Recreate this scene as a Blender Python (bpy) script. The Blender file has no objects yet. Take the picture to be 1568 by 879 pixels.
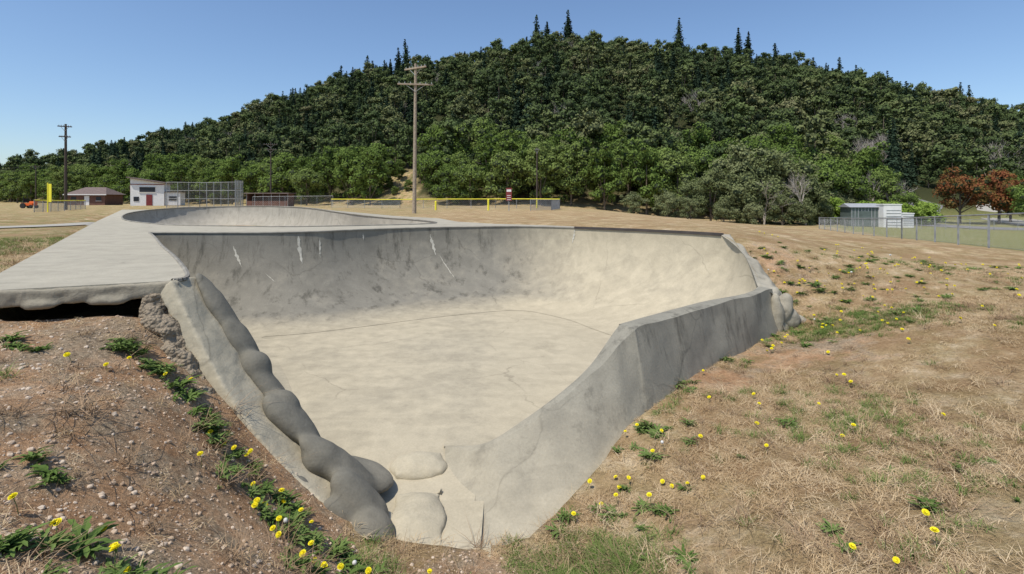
import bpy, bmesh, math, random
import numpy as np
from mathutils import Vector, Matrix, noise as mnoise
random.seed(7); rng=np.random.default_rng(7)
S=bpy.context.scene
R_=math.radians

# ------------------------------------------------------------------ node helpers
def nd(nt,t,**k):
    n=nt.nodes.new(t)
    for a,b in k.items(): setattr(n,a,b)
    return n
def setin(nt,sock,v):
    if hasattr(v,'is_output'): nt.links.new(v,sock)
    else:
        if isinstance(v,(tuple,list)) and len(v)==3 and len(sock.default_value)==4: v=(*v,1)
        sock.default_value=v
def newmat(name,rough=.9,spec=.2):
    m=bpy.data.materials.new(name); m.use_nodes=True; nt=m.node_tree
    b=nt.nodes['Principled BSDF']; b.inputs['Roughness'].default_value=rough
    b.inputs['Specular IOR Level'].default_value=spec
    return m,nt,b
def pos(nt,scale=(1,1,1)):
    g=nd(nt,'ShaderNodeNewGeometry'); mp=nd(nt,'ShaderNodeMapping'); mp.inputs['Scale'].default_value=scale
    nt.links.new(g.outputs['Position'],mp.inputs['Vector']); return mp.outputs[0]
def noi(nt,vec,scale,detail=5,rough=.55,dist=0):
    n=nd(nt,'ShaderNodeTexNoise'); nt.links.new(vec,n.inputs['Vector'])
    n.inputs['Scale'].default_value=scale; n.inputs['Detail'].default_value=detail
    n.inputs['Roughness'].default_value=rough; n.inputs['Distortion'].default_value=dist
    return n.outputs['Fac']
def ramp(nt,f,stops):
    r=nd(nt,'ShaderNodeValToRGB'); nt.links.new(f,r.inputs[0]); cr=r.color_ramp
    while len(cr.elements)<len(stops): cr.elements.new(.5)
    for e,(p,c) in zip(cr.elements,stops):
        e.position=p
        e.color=(c,c,c,1) if isinstance(c,(int,float)) else (*c,1)
    return r.outputs[0]
def mix(nt,f,a,b,bl='MIX'):
    n=nd(nt,'ShaderNodeMix',data_type='RGBA',blend_type=bl)
    setin(nt,n.inputs[0],f); setin(nt,n.inputs[6],a); setin(nt,n.inputs[7],b); return n.outputs[2]
def mth(nt,op,a,b=0.0,clamp=False):
    n=nd(nt,'ShaderNodeMath',operation=op,use_clamp=clamp); setin(nt,n.inputs[0],a); setin(nt,n.inputs[1],b); return n.outputs[0]
def bump(nt,b,h,strength=.4,dist=.02):
    n=nd(nt,'ShaderNodeBump'); n.inputs['Strength'].default_value=strength; n.inputs['Distance'].default_value=dist
    nt.links.new(h,n.inputs['Height']); nt.links.new(n.outputs[0],b.inputs['Normal'])
def attr(nt,name):
    a=nd(nt,'ShaderNodeAttribute'); a.attribute_name=name; return a.outputs['Fac']
def simple(name,col,rough=.8,var=.25,scale=3,metal=0):
    m,nt,b=newmat(name,rough)
    f=noi(nt,pos(nt),scale,6); c0=tuple(x*(1-var) for x in col); c1=tuple(min(1,x*(1+var)) for x in col)
    nt.links.new(ramp(nt,f,[(.3,c0),(.7,c1)]),b.inputs['Base Color']); b.inputs['Metallic'].default_value=metal
    return m

# ------------------------------------------------------------------ materials
def concrete(name,grey,sand,zlo,zhi,streak=1.0,bstr=.35,rubble=False,xlit=.0):
    m,nt,b=newmat(name,.92,.15)
    p=pos(nt); sp=nd(nt,'ShaderNodeSeparateXYZ'); nt.links.new(p,sp.inputs[0])
    big=noi(nt,p,.55,5,.6); med=noi(nt,p,3.2,8,.65); fine=noi(nt,p,38,4,.7)
    mr=nd(nt,'ShaderNodeMapRange'); nt.links.new(sp.outputs['Z'],mr.inputs[0])
    mr.inputs[1].default_value=zhi; mr.inputs[2].default_value=zlo
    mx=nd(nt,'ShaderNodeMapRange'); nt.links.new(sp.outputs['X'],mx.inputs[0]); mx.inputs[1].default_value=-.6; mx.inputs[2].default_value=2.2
    f=mth(nt,'ADD',mr.outputs[0],mth(nt,'MULTIPLY',mx.outputs[0],xlit))  # sunlit brightness of the right-hand wall painted in, paler sand towards +x
    f=mth(nt,'ADD',f,mth(nt,'MULTIPLY',mth(nt,'SUBTRACT',big,.5),.6))
    f=mth(nt,'ADD',f,mth(nt,'MULTIPLY',mth(nt,'SUBTRACT',med,.5),.5),True)
    c=mix(nt,f,grey,sand)
    c=mix(nt,1.0,c,ramp(nt,med,[(.3,.88),(.7,1.07)]),'MULTIPLY')
    c=mix(nt,1.0,c,ramp(nt,fine,[(.3,.9),(.7,1.07)]),'MULTIPLY')
    patch=noi(nt,pos(nt,(.7,1.6,1)),1.1,3,.5,.8)
    c=mix(nt,1.0,c,ramp(nt,patch,[(.44,.94),(.5,1.02),(.56,1.0)]),'MULTIPLY')
    bl=noi(nt,p,.9,8,.75); c=mix(nt,1.0,c,ramp(nt,bl,[(.30,.82),(.42,1.0)]),'MULTIPLY')
    if streak:
        st=noi(nt,pos(nt,(1,1,.12)),3.6,7,.7)
        stm=ramp(nt,st,[(.34,.55),(.47,1.0),(.62,1.0),(.74,1.2)])
        wallf=mth(nt,'MULTIPLY',mth(nt,'SUBTRACT',1.0,f,True),streak)
        c=mix(nt,wallf,c,mix(nt,1.0,c,stm,'MULTIPLY'))
    v=nd(nt,'ShaderNodeTexVoronoi',feature='DISTANCE_TO_EDGE')
    dv=nd(nt,'ShaderNodeVectorMath',operation='ADD'); nt.links.new(p,dv.inputs[0])
    nn=nd(nt,'ShaderNodeTexNoise'); nn.inputs['Scale'].default_value=.8; nn.inputs['Detail'].default_value=6
    nt.links.new(p,nn.inputs['Vector']); nt.links.new(nn.outputs['Color'],dv.inputs[1])
    nt.links.new(dv.outputs[0],v.inputs['Vector']); v.inputs['Scale'].default_value=.26
    cr=ramp(nt,v.outputs['Distance'],[(0,.6),(.002,.75),(.0045,1.0)])
    c=mix(nt,mth(nt,'MULTIPLY',ramp(nt,big,[(.42,0.0),(.55,1.0)]),.7),c,mix(nt,1.0,c,cr,'MULTIPLY'))
    nt.links.new(c,b.inputs['Base Color'])
    h=mth(nt,'ADD',mth(nt,'MULTIPLY',med,.7),mth(nt,'MULTIPLY',fine,.35))
    if rubble:
        vv=nd(nt,'ShaderNodeTexVoronoi'); nt.links.new(p,vv.inputs['Vector']); vv.inputs['Scale'].default_value=28
        h=mth(nt,'SUBTRACT',h,mth(nt,'MULTIPLY',vv.outputs['Distance'],.9))
    bump(nt,b,h,bstr,.03)
    return m
M_bowl=concrete('bowl_concrete',(.225,.212,.175),(.455,.402,.292),-2.23,-1.95,xlit=1.0,bstr=.14)
M_deck=concrete('deck_concrete',(.37,.345,.275),(.42,.385,.30),-2,2,streak=0)
M_rim=concrete('rim_concrete',(.42,.38,.285),(.46,.41,.30),-2.5,0.3,streak=.3,bstr=.5)
M_wing=concrete('wing_concrete',(.275,.26,.21),(.40,.36,.27),-2.5,-1.5,streak=1.0,bstr=.45)
M_lump=concrete('sprayed_concrete',(.185,.175,.142),(.32,.285,.215),-2.6,-2.05,streak=.3,bstr=.5)
M_end=concrete('shell_end_concrete',(.36,.335,.27),(.40,.36,.27),-2.5,0.3,streak=.8,bstr=.8)
M_rub=concrete('rubble_concrete',(.29,.24,.175),(.35,.28,.19),-2.6,-1.2,streak=0,bstr=1.0,rubble=True)
M_slab=concrete('slab_edge_concrete',(.31,.28,.215),(.35,.31,.23),-2.6,0,streak=0,bstr=.7)
M_stain=simple('pale_mineral_stain',(.46,.44,.37),.95,.15,14)
M_metal_dark=simple('dark_steel',(.07,.06,.055),.6)
M_galv=simple('galvanised_steel',(.34,.35,.35),.55,metal=.5)
M_cop=simple('worn_coping_concrete',(.24,.225,.19),.8)
M_wood=simple('weathered_wood',(.33,.27,.20),.9,.3,8)
M_wood_d=simple('dark_creosote_wood',(.075,.06,.05),.9,.3,8)
M_white=simple('white_paint',(.75,.74,.72),.6,.06)
M_red=simple('red_paint',(.20,.045,.045),.6,.15)
M_brownw=simple('brown_siding',(.16,.085,.065),.8,.2)
M_roof=simple('roof_shingle',(.17,.13,.115),.9,.2)
M_yel=simple('yellow_plastic',(.80,.72,.06),.5,.1)
M_glass=simple('window_glass',(.03,.035,.045),.15,.1)
M_greensh=simple('green_grey_metal',(.11,.14,.13),.6,.15)
M_greyroof=simple('grey_metal',(.32,.33,.34),.55,.1)
M_asph=simple('asphalt',(.19,.185,.18),.95,.15,1.5)
M_path=simple('path_concrete',(.36,.34,.29),.95,.1,1.5)
M_orange=simple('orange_paint',(.65,.13,.03),.5,.1)
M_rubber=simple('rubber',(.03,.03,.03),.8,.1)

def mk_ground():
    m,nt,b=newmat('dry_grass_and_dirt',.97,.05)
    p=pos(nt); big=noi(nt,p,.55,6,.7); med=noi(nt,p,2.4,8,.7); fine=noi(nt,p,26,6,.75); vf=noi(nt,p,110,3,.7)
    grass=ramp(nt,med,[(.30,(.29,.185,.095)),(.5,(.50,.36,.20)),(.66,(.72,.58,.39))])
    grass=mix(nt,ramp(nt,big,[(.44,0.0),(.58,.75)]),grass,(.35,.225,.12))
    g=attr(nt,'green'); gn=mth(nt,'MULTIPLY',ramp(nt,noi(nt,p,1.3,6,.7),[(.42,0.0),(.6,1.0)]),g)
    gn=mth(nt,'ADD',gn,mth(nt,'SUBTRACT',g,1.0,True),True)
    grass=mix(nt,mth(nt,'MULTIPLY',gn,.85),grass,ramp(nt,fine,[(.3,(.11,.13,.035)),(.7,(.26,.29,.095))]))
    dirt=ramp(nt,med,[(.3,(.32,.185,.10)),(.5,(.50,.305,.17)),(.70,(.68,.49,.315))])
    dirt=mix(nt,ramp(nt,noi(nt,p,1.6,7,.75),[(.44,0.0),(.58,.85)]),dirt,ramp(nt,fine,[(.3,(.21,.165,.11)),(.7,(.52,.42,.29))]))
    dm=mth(nt,'ADD',attr(nt,'dirt'),mth(nt,'MULTIPLY',mth(nt,'SUBTRACT',med,.5),1.6))
    dm=ramp(nt,dm,[(.4,0.0),(.6,1.0)])
    c=mix(nt,dm,grass,dirt)
    fo=attr(nt,'forest'); c=mix(nt,fo,c,(.045,.05,.022))
    c=mix(nt,1.0,c,ramp(nt,fine,[(.28,.55),(.5,1.0),(.72,1.25)]),'MULTIPLY')
    c=mix(nt,1.0,c,ramp(nt,vf,[(.3,.72),(.7,1.2)]),'MULTIPLY')
    nt.links.new(c,b.inputs['Base Color'])
    bump(nt,b,mth(nt,'ADD',mth(nt,'ADD',fine,mth(nt,'MULTIPLY',vf,.5)),mth(nt,'MULTIPLY',med,1.2)),.9,.045)
    return m
M_ground=mk_ground()

def foliage(name,stops,transl=.25,nscale=.5,ow=.65):
    m=bpy.data.materials.new(name); m.use_nodes=True; nt=m.node_tree; nt.nodes.clear()
    o=nd(nt,'ShaderNodeOutputMaterial'); oi=nd(nt,'ShaderNodeObjectInfo')
    f=noi(nt,pos(nt),nscale,3,.6)
    fac=mth(nt,'ADD',mth(nt,'MULTIPLY',oi.outputs['Random'],ow),mth(nt,'MULTIPLY',f,1.05-ow))
    c=ramp(nt,fac,stops)
    d=nd(nt,'ShaderNodeBsdfDiffuse'); nt.links.new(c,d.inputs[0])
    if transl:
        t=nd(nt,'ShaderNodeBsdfTranslucent'); mx=nd(nt,'ShaderNodeMixShader'); mx.inputs[0].default_value=transl
        nt.links.new(c,t.inputs[0]); nt.links.new(d.outputs[0],mx.inputs[1]); nt.links.new(t.outputs[0],mx.inputs[2]); nt.links.new(mx.outputs[0],o.inputs[0])
    else: nt.links.new(d.outputs[0],o.inputs[0])
    return m
F_hill=foliage('hill_foliage',[(.08,(.048,.068,.034)),(.35,(.08,.112,.045)),(.62,(.12,.155,.058)),(.82,(.165,.175,.082)),(.95,(.19,.165,.10))],0)
F_front=foliage('alder_foliage',[(.1,(.11,.165,.04)),(.6,(.155,.22,.055)),(.95,(.20,.25,.08))],.2)
F_con=foliage('conifer_foliage',[(.1,(.026,.044,.028)),(.9,(.045,.07,.042))],0)
F_grey=foliage('willow_foliage',[(.1,(.15,.18,.075)),(.9,(.24,.26,.13))],.2)
F_red=foliage('red_leaves',[(.3,(.12,.15,.04)),(.44,(.16,.12,.04)),(.6,(.26,.085,.045)),(.75,(.15,.16,.045))],.2,.9,.15)
F_hedge=foliage('hedge_foliage',[(.1,(.18,.27,.045)),(.9,(.28,.38,.08))])
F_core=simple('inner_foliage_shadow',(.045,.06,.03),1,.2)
F_weed=foliage('weed_leaves',[(.1,(.09,.15,.035)),(.9,(.18,.25,.08))],.2,8)
F_dry=foliage('dry_grass_blades',[(.0,(.34,.23,.12)),(.5,(.58,.44,.26)),(1,(.76,.63,.43))],.25,8)
F_ggrass=foliage('green_grass_blades',[(.0,(.10,.16,.035)),(1,(.24,.30,.10))],.25,8)
F_dead=foliage('dead_weed_stalks',[(.0,(.17,.11,.065)),(1,(.38,.27,.17))],.0,8)
M_bark=simple('bark',(.16,.13,.10),.95,.3,6)
M_bareb=simple('dead_branches',(.42,.38,.33),.95,.2,6)
M_petal=simple('dandelion_petals',(.88,.78,.03),.7,.06,30)
M_fluff=simple('seed_head_fluff',(.6,.6,.57),.9,.1,30)
M_peb=foliage('pebble_stone',[(.0,(.24,.17,.115)),(.5,(.45,.34,.24)),(1,(.6,.52,.42))],0,20)

# ------------------------------------------------------------------ mesh helpers
def mkobj(name,verts,faces,mats,smooth=False,mi=None,link=True):
    me=bpy.data.meshes.new(name)
    me.from_pydata([tuple(map(float,v)) for v in verts],[],[tuple(map(int,f)) for f in faces])
    for m in (mats if isinstance(mats,(list,tuple)) else [mats]): me.materials.append(m)
    if mi is not None: me.polygons.foreach_set('material_index',np.array(mi,dtype=np.int32))
    if smooth: me.polygons.foreach_set('use_smooth',np.ones(len(me.polygons),dtype=bool))
    me.update(); o=bpy.data.objects.new(name,me)
    if link: S.collection.objects.link(o)
    return o
def fastmesh(name,V,quads,mb,mats):
    n0=len(V); VV=np.concatenate([V,np.array(mb.v,float).reshape(-1,3)]) if mb.v else V
    fl=[i+n0 for f in mb.f for i in f]; ln=[len(f) for f in mb.f]
    li=np.concatenate([quads.ravel(),np.array(fl,dtype=np.int64)]).astype(np.int32)
    cnt=np.concatenate([np.full(len(quads),4),np.array(ln,dtype=np.int64)]).astype(np.int32); st=(np.cumsum(cnt)-cnt).astype(np.int32)
    me=bpy.data.meshes.new(name); me.vertices.add(len(VV)); me.vertices.foreach_set('co',VV.astype(np.float32).ravel())
    me.loops.add(len(li)); me.loops.foreach_set('vertex_index',li); me.polygons.add(len(cnt)); me.polygons.foreach_set('loop_start',st)
    for m in mats: me.materials.append(m)
    me.polygons.foreach_set('material_index',np.concatenate([np.zeros(len(quads)),np.array(mb.m)]).astype(np.int32)); me.update(calc_edges=True)
    return bpy.data.objects.new(name,me)
class MB:
    def __init__(s): s.v=[];s.f=[];s.m=[]
    def add(s,v,f,mi=0):
        o=len(s.v); s.v+=[tuple(a) for a in v]; s.f+=[tuple(i+o for i in q) for q in f]; s.m+=[mi]*len(f)
    def box(s,c,d,mi=0,rz=0,taper=1):
        x,y,z=d[0]/2,d[1]/2,d[2]/2; ca,sa=math.cos(rz),math.sin(rz); v=[]
        for k,(i,j) in enumerate([(-1,-1),(1,-1),(1,1),(-1,1)]*2):
            t=1 if k<4 else taper; a,b=i*x*t,j*y*t; zz=-z if k<4 else z
            v.append((c[0]+a*ca-b*sa,c[1]+a*sa+b*ca,c[2]+zz))
        s.add(v,[(0,3,2,1),(4,5,6,7),(0,1,5,4),(1,2,6,5),(2,3,7,6),(3,0,4,7)],mi)
    def cyl(s,p,q,r0,r1=None,n=8,mi=0,cap=True):
        r1=r0 if r1 is None else r1; p=Vector(p);q=Vector(q); d=(q-p)
        if d.length<1e-6: return
        d.normalize(); u=d.orthogonal().normalized(); w=d.cross(u); v=[]
        for c,r in((p,r0),(q,r1)):
            for k in range(n):
                a=2*math.pi*k/n; v.append(c+u*math.cos(a)*r+w*math.sin(a)*r)
        f=[(k,(k+1)%n,n+(k+1)%n,n+k) for k in range(n)]
        if cap: f+=[tuple(range(n))[::-1],tuple(range(n,2*n))]
        s.add(v,f,mi)
    def build(s,name,mats,smooth=False,link=True): return mkobj(name,s.v,s.f,mats,smooth,s.m,link)
def catmull(pts,k):
    P=np.array(pts,float); n=len(P); out=[]
    for i in range(n-1):
        p0=P[max(i-1,0)];p1=P[i];p2=P[i+1];p3=P[min(i+2,n-1)]
        for j in range(k):
            t=j/k; out.append(.5*((2*p1)+(-p0+p2)*t+(2*p0-5*p1+4*p2-p3)*t*t+(-p0+3*p1-3*p2+p3)*t**3))
    out.append(P[-1]); return np.array(out)
def sm(a,b,x):
    t=np.clip((np.asarray(x,float)-a)/(b-a),0,1); return t*t*(3-2*t)
def sdist(poly,X,Y):
    P=np.array(poly,float); X=np.asarray(X,float);Y=np.asarray(Y,float); ins=np.zeros(X.shape,bool); D=np.full(X.shape,1e9)
    n=len(P)
    for i in range(n):
        x0,y0=P[i];x1,y1=P[(i+1)%n]
        c=((y0>Y)!=(y1>Y))&(X<(x1-x0)*(Y-y0)/((y1-y0) if y1!=y0 else 1e-9)+x0); ins^=c
        dx,dy=x1-x0,y1-y0; t=np.clip(((X-x0)*dx+(Y-y0)*dy)/(dx*dx+dy*dy+1e-12),0,1)
        D=np.minimum(D,np.hypot(X-x0-t*dx,Y-y0-t*dy))
    return np.where(ins,D,-D)

# ------------------------------------------------------------------ terrain
BOWL=[(-4.15,6.1),(-9.95,13.75),(-6.4,14.0),(-5.2,14.6),(-3.8,16),(-2,16.75),(0,17.1),(1.2,16.9),(3.2,15.4),(4.2,14.6),(5.45,12.9),(5.35,11.5),(4.9,9.85),(3.35,8.25),(1.65,6.6),(1.05,5.8),(.55,5.3),(.2,5.0),(-.5,4.85),(-1.1,4.85),(-1.6,5.05),(-2.3,5.2),(-3.0,5.35),(-3.5,5.5)]
COP=[(-3.74,5.64),(-3.82,6.03),(-5.2,7.9),(-6.7,9.8),(-8.1,11.65),(-9.3,13.2),(-9.6,13.6),(-9.1,13.66),(-7.9,13.62),(-6.5,13.68),(-5.4,14.15),(-4.67,14.8),(-3.68,15.6),(-1.97,16.4),(0,16.8),(1.0,16.6),(1.96,16.0),(3.0,15.2),(3.97,14.4),(5.25,12.83)]
DECKO=[(5.55,13.0),(4.35,14.75),(2.4,16.5),(1.2,17.6),(-.6,18.6),(-2.2,20.5),(-3.4,24),(-6,27),(-9,30),(-13,33),(-20,34),(-27,44),(-33.5,44),(-31.7,41.5),(-17.3,21.4),(-6.24,6.24),(-5.3,4.95)]
DECK=COP+DECKO
ctl=[(0,0,-.75),(1,1.5,-1.15),(-1,1.5,-1.0),(0,2.8,-1.75),(-.5,4.4,-2.36),(.3,4.7,-2.42),(-1.2,4.25,-2.25),(2.87,2.87,-1.25),(1.81,3.41,-1.62),
(.29,4.9,-2.38),(.567,5.1,-2.25),(1.1,5.7,-2.05),(1.45,6.1,-1.9),(2.56,7.6,-1.68),(3.6,8.4,-1.65),(5.0,9.3,-1.62),(5.6,9.8,-1.55),
(5.75,12.9,-.18),(6.1,11.3,-.85),(5.6,12,-.45),(5.9,9.0,-1.34),(4.28,6.5,-1.55),(2.76,4.2,-1.55),(6.8,7.5,-1.0),(10,11,-.72),(11,14,-.8),(4.9,4.9,-1.25),
(7.5,13,-.35),(4.5,15,-.05),(2.6,16.7,-.05),(0,18,-.08),(-4.9,4.85,-.34),(-4.5,5.0,-.37),(-4.1,4.7,-.42),(-3.6,3.6,-.48),(-2.98,4.0,-.66),(-2.1,2.1,-.68),(-2.4,3.2,-.95),(-1.57,3.2,-1.45),(-2.5,4,-1.1),
(-2.74,4.9,-1.25),(-2.08,4.65,-1.78),(-1.5,4.4,-2.1),(-3.47,5.0,-.72),(-3.8,5.25,-.42),(-6.2,5.5,-.15),(-8,7.5,-.06),(-11,11,-.06),(-8,2,-.3),(8,3,-1.1),(0,10,-1.5),(0,-4,-.7),(-5,-2,-.6),(5,0,-1.0)]
def base(x,y): return -.07-.25*sm(25,60,y)-1.95*sm(4,34,x)-.35*sm(34,60,x)
for k in range(20):
    a=2*math.pi*k/20; x,y=20*math.cos(a),6+20*math.sin(a); ctl.append((x,y,float(base(x,y))))
C=np.array(ctl,float)
def U(r2): return np.where(r2>0,.5*r2*np.log(r2+1e-12),0)
n=len(C); K=U((C[:,None,0]-C[None,:,0])**2+(C[:,None,1]-C[None,:,1])**2)+np.eye(n)*.02
Pm=np.c_[np.ones(n),C[:,:2]]; A=np.block([[K,Pm],[Pm.T,np.zeros((3,3))]]); W=np.linalg.solve(A,np.r_[C[:,2],0,0,0])
def tps(x,y):
    z=W[n]+W[n+1]*x+W[n+2]*y
    for i in range(n): z=z+W[i]*U((x-C[i,0])**2+(y-C[i,1])**2)
    return z
fr=np.random.default_rng(3); sines=[]
for oc in range(5):
    for _ in range(7):
        a=fr.uniform(0,6.28); k=(1.7*1.9**oc)*fr.uniform(.8,1.3); sines.append((k*math.cos(a),k*math.sin(a),fr.uniform(0,6.28),.6**oc))
def wob(x,y):
    z=0
    for a,b,c,w in sines: z=z+w*np.sin(a*x+b*y+c)
    return z/6
fx=[-3000,-500,-350,-200,-120,-60,-25,0,40,80,140,220,350,3000]; fy=[500,320,260,190,150,125,98,88,84,90,105,135,175,700]
rx=[-3000,-500,-349,-259,-199,-145,-101,-66,-28,5,27,82,130,171,212,290,350,900,3000]
ry=[900,430,400,380,360,330,300,280,260,250,250,250,250,260,270,290,300,400,900]
rz=[0,0,13,26,41,47,59,63,65,67,71,69,58,51,46,34,29,10,0]
def hill(x,y):
    f=np.interp(x,fx,fy); r=np.interp(x,rx,ry); h=np.interp(x,rx,rz); t=(y-f)/(r-f); tc=np.clip(t,0,1)
    z=np.where(t<=0,0,np.where(t<1,h*(.3*np.sin(tc*math.pi/2)**1.2+.7*tc),h*np.clip(1-.25*(t-1)**1.0,0,1)))
    return z*(1+.03*np.sin(x/17)+.03*np.sin(y/23+x/40))
def zraw(x,y):
    x=np.asarray(x,float);y=np.asarray(y,float); d=np.hypot(x,y-6); w=1-sm(12,20,d)
    tp=np.zeros(x.shape); mk=d<20.5
    if mk.any(): tp[mk]=tps(x[mk],y[mk])
    z=tp*w+base(x,y)*(1-w)
    return z+.028*wob(x,y)*(1-sm(10,25,d))+.018*wob(x*3.1,y*3.1)*(1-sm(6,12,d))+.15*wob(x*.05,y*.05)*sm(25,60,d)+hill(x,y)
def zfun(x,y):
    x=np.asarray(x,float);y=np.asarray(y,float); z=zraw(x,y); mk=(x>-36)&(x<8)&(y>3)&(y<46)
    if mk.any():
        xm,ym,zm=x[mk],y[mk],z[mk]
        db=sdist(BOWL,xm,ym); zm=np.where(db>0,zm+(-3.3-zm)*sm(0,.22,db),zm)
        dd=sdist(DECK,xm,ym); zm=np.where(dd>0,np.minimum(zm,zm+(-.55-zm)*sm(0,.3,dd)),zm)
        z[mk]=zm
    return z
def axis(lo,hi,step,flo,fhi,mx=6):
    a=list(np.arange(lo,hi,step)); s=step;x=a[-1]
    while x<fhi:
        s=min(s*1.12,mx) if x<450 else s*1.3
        x+=s;a.append(x)
    s=step;x=a[0];b=[]
    while x>flo:
        s=min(s*1.12,mx) if x>-450 else s*1.3
        x-=s;b.append(x)
    return np.array(b[::-1]+a)
xs=axis(-6.2,7.2,.07,-3000,3000); ys=axis(1.2,12.5,.07,-60,3500)
X,Y=np.meshgrid(xs,ys); Z=zfun(X,Y)
nx,ny=len(xs),len(ys)
idx=np.arange(nx*ny).reshape(ny,nx)
F=np.stack([idx[:-1,:-1],idx[:-1,1:],idx[1:,1:],idx[1:,:-1]],-1).reshape(-1,4)
me=bpy.data.meshes.new('ground'); me.vertices.add(nx*ny); me.vertices.foreach_set('co',np.stack([X,Y,Z],-1).reshape(-1).astype(np.float32))
me.loops.add(F.size); me.loops.foreach_set('vertex_index',F.reshape(-1).astype(np.int32))
me.polygons.add(len(F)); me.polygons.foreach_set('loop_start',np.arange(0,F.size,4,dtype=np.int32))
me.polygons.foreach_set('use_smooth',np.ones(len(F),dtype=bool)); me.update(calc_edges=True)
def A_(name,arr):
    a=me.attributes.new(name,'FLOAT','POINT'); a.data.foreach_set('value',arr.reshape(-1).astype(np.float32))
def gapm(X,Y): q=X/np.maximum(Y,1); return (q>-.245)&(q<-.19)&(Y<118)&(Y>80)
def dirtf(X,Y):
    d=sm(-.9,-1.9,X+.25*(Y-4.5))*sm(6.2,5.2,Y)*sm(-.5,1.5,Y)*.95
    d=np.maximum(d,.75*np.exp(-((X+.4)**2/.6+(Y-4.5)**2/.15)))
    d=np.maximum(d,.98*np.exp(-((X-2.9)**2/.5+(Y-7.35)**2/.35)))
    d=np.maximum(d,.66*np.exp(-((X-4.6)**2/3+(Y-8.2)**2/2)))
    d=np.maximum(d,.55*np.exp(-((X-6.2)**2/1.2+(Y-11.8)**2/3)))
    return np.where(gapm(X,Y),.35,d)
def greenf(X,Y):
    g=.25+.0*X
    g=np.maximum(g,1.35*np.exp(-((X-.7)**2/.8+(Y-4.3)**2/.4)))
    g=np.maximum(g,1.05*np.exp(-((X-6)**2/4+(Y-9)**2/1.2)))
    g=np.maximum(g,.7*sm(18,24,Y)*sm(-2,-8,X)); g=np.maximum(g,.8*sm(-7,-12,X))
    g=np.maximum(g,1.75*sm(0,4,X-(16+(Y-16)*.40)-1)*sm(75,50,X)*sm(10,16,Y)*sm(75,60,Y))
    g=np.maximum(g,1.7*sm(36,46,X)*sm(50,60,Y)); g=np.maximum(g,.55*sm(30,60,Y))
    return np.where(gapm(X,Y),.9,g)
A_('dirt',dirtf(X,Y)); A_('green',greenf(X,Y))
t=(Y-np.interp(X,fx,fy))
A_('forest',np.where(gapm(X,Y),0,sm(-2,8,t)))
me.materials.append(M_ground); gob=bpy.data.objects.new('ground',me); S.collection.objects.link(gob)
def zf(x,y): return float(zfun(np.array([x]),np.array([y]))[0])

# ------------------------------------------------------------------ main bowl curves
D=-2.2
pairs=[((-3.74,5.64,0),(-1.15,4.75,-2.36)),((-3.82,6.03,0),(-1.5,5.4,-2.28)),((-5.2,7.9,0),(-2.9,7.2,D)),((-6.7,9.8,0),(-4.1,9.2,D)),((-8.1,11.65,0),(-5.0,10.6,D)),((-9.3,13.2,0),(-5.5,11.3,D)),((-9.6,13.6,0),(-5.6,11.5,D)),((-9.1,13.66,0),(-5.45,11.6,D)),((-7.9,13.62,0),(-5.1,11.7,D)),((-6.5,13.68,0),(-4.6,11.9,D)),((-5.4,14.15,0),(-3.9,12.3,D)),((-4.67,14.8,0),(-3.3,12.65,D)),((-3.68,15.6,0),(-2.6,13.1,D)),((-1.97,16.4,0),(-1.5,13.7,D)),((0,16.8,0),(-.3,14.2,D)),((1.0,16.6,0),(.4,14.2,D)),((1.96,16.0,0),(.9,13.8,D)),((3.0,15.2,0),(1.5,13.1,D)),((3.97,14.4,0),(1.9,12.3,D)),((5.25,12.83,0),(2.5,11.2,D)),((5.2,11.5,-.35),(2.7,10.3,D)),((4.8,10,-.82),(2.7,9.6,D)),((3.1,8.5,-.82),(1.9,9.0,D)),((1.62,7.17,-.82),(1.0,8.3,D)),((1.44,6.98,-.85),(.9,8.2,D)),((1.03,6.72,-1.28),(.45,7.65,D)),((.63,6.5,-1.55),(.1,7.3,D)),((.13,6.3,-1.83),(-.2,7.0,D)),((-.34,6.15,-2.04),(-.5,6.85,D)),((-.86,6.40,-2.19),(-.86,6.75,D))]
RM=catmull([a for a,b in pairs],6); FL=catmull([b for a,b in pairs],6)
RM[:6*19+1,2]=0.0

# ------------------------------------------------------------------ deck
bm=bmesh.new()
FB=[(-11.9,17.6,0),(-15.5,20.5,.05),(-18.2,24.3,.22),(-18.3,27,.38),(-16.8,29,.46),(-14,28.5,.5),(-11.6,27,.48),(-9.6,25,.42),(-7.6,22.6,.3),(-6.0,22.4,.12),(-4.2,21.6,.03),(-3.0,19.9,0),(-3.0,18.5,0),(-4.6,17.4,0),(-7,16.5,0),(-9.3,16.8,0),(-11.9,17.6,0)]
fb=catmull(FB,5)[:-1]
outer=[(float(p[0]),float(p[1]),0) for p in RM[:6*19+1]]+[(a,b,0) for a,b in DECKO]
def loop(pts):
    vs=[bm.verts.new(p) for p in pts]; return vs,[bm.edges.new((vs[i],vs[(i+1)%len(vs)])) for i in range(len(vs))]
v1,e1=loop(outer); v2,e2=loop([tuple(p) for p in fb])
bmesh.ops.triangle_fill(bm,edges=e1+e2,use_beauty=True,use_dissolve=False)
for f in bm.faces:
    if f.normal.z<0: f.normal_flip()
r=bmesh.ops.extrude_face_region(bm,geom=bm.faces[:])
dn=[g for g in r['geom'] if isinstance(g,bmesh.types.BMVert)]
for v in dn: v.co.z-=.17
bmesh.ops.recalc_face_normals(bm,faces=bm.faces)
me2=bpy.data.meshes.new('concrete_deck'); bm.to_mesh(me2); bm.free(); me2.materials.append(M_deck)
deck=bpy.data.objects.new('concrete_deck',me2); S.collection.objects.link(deck); deck.location.z=.003
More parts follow.
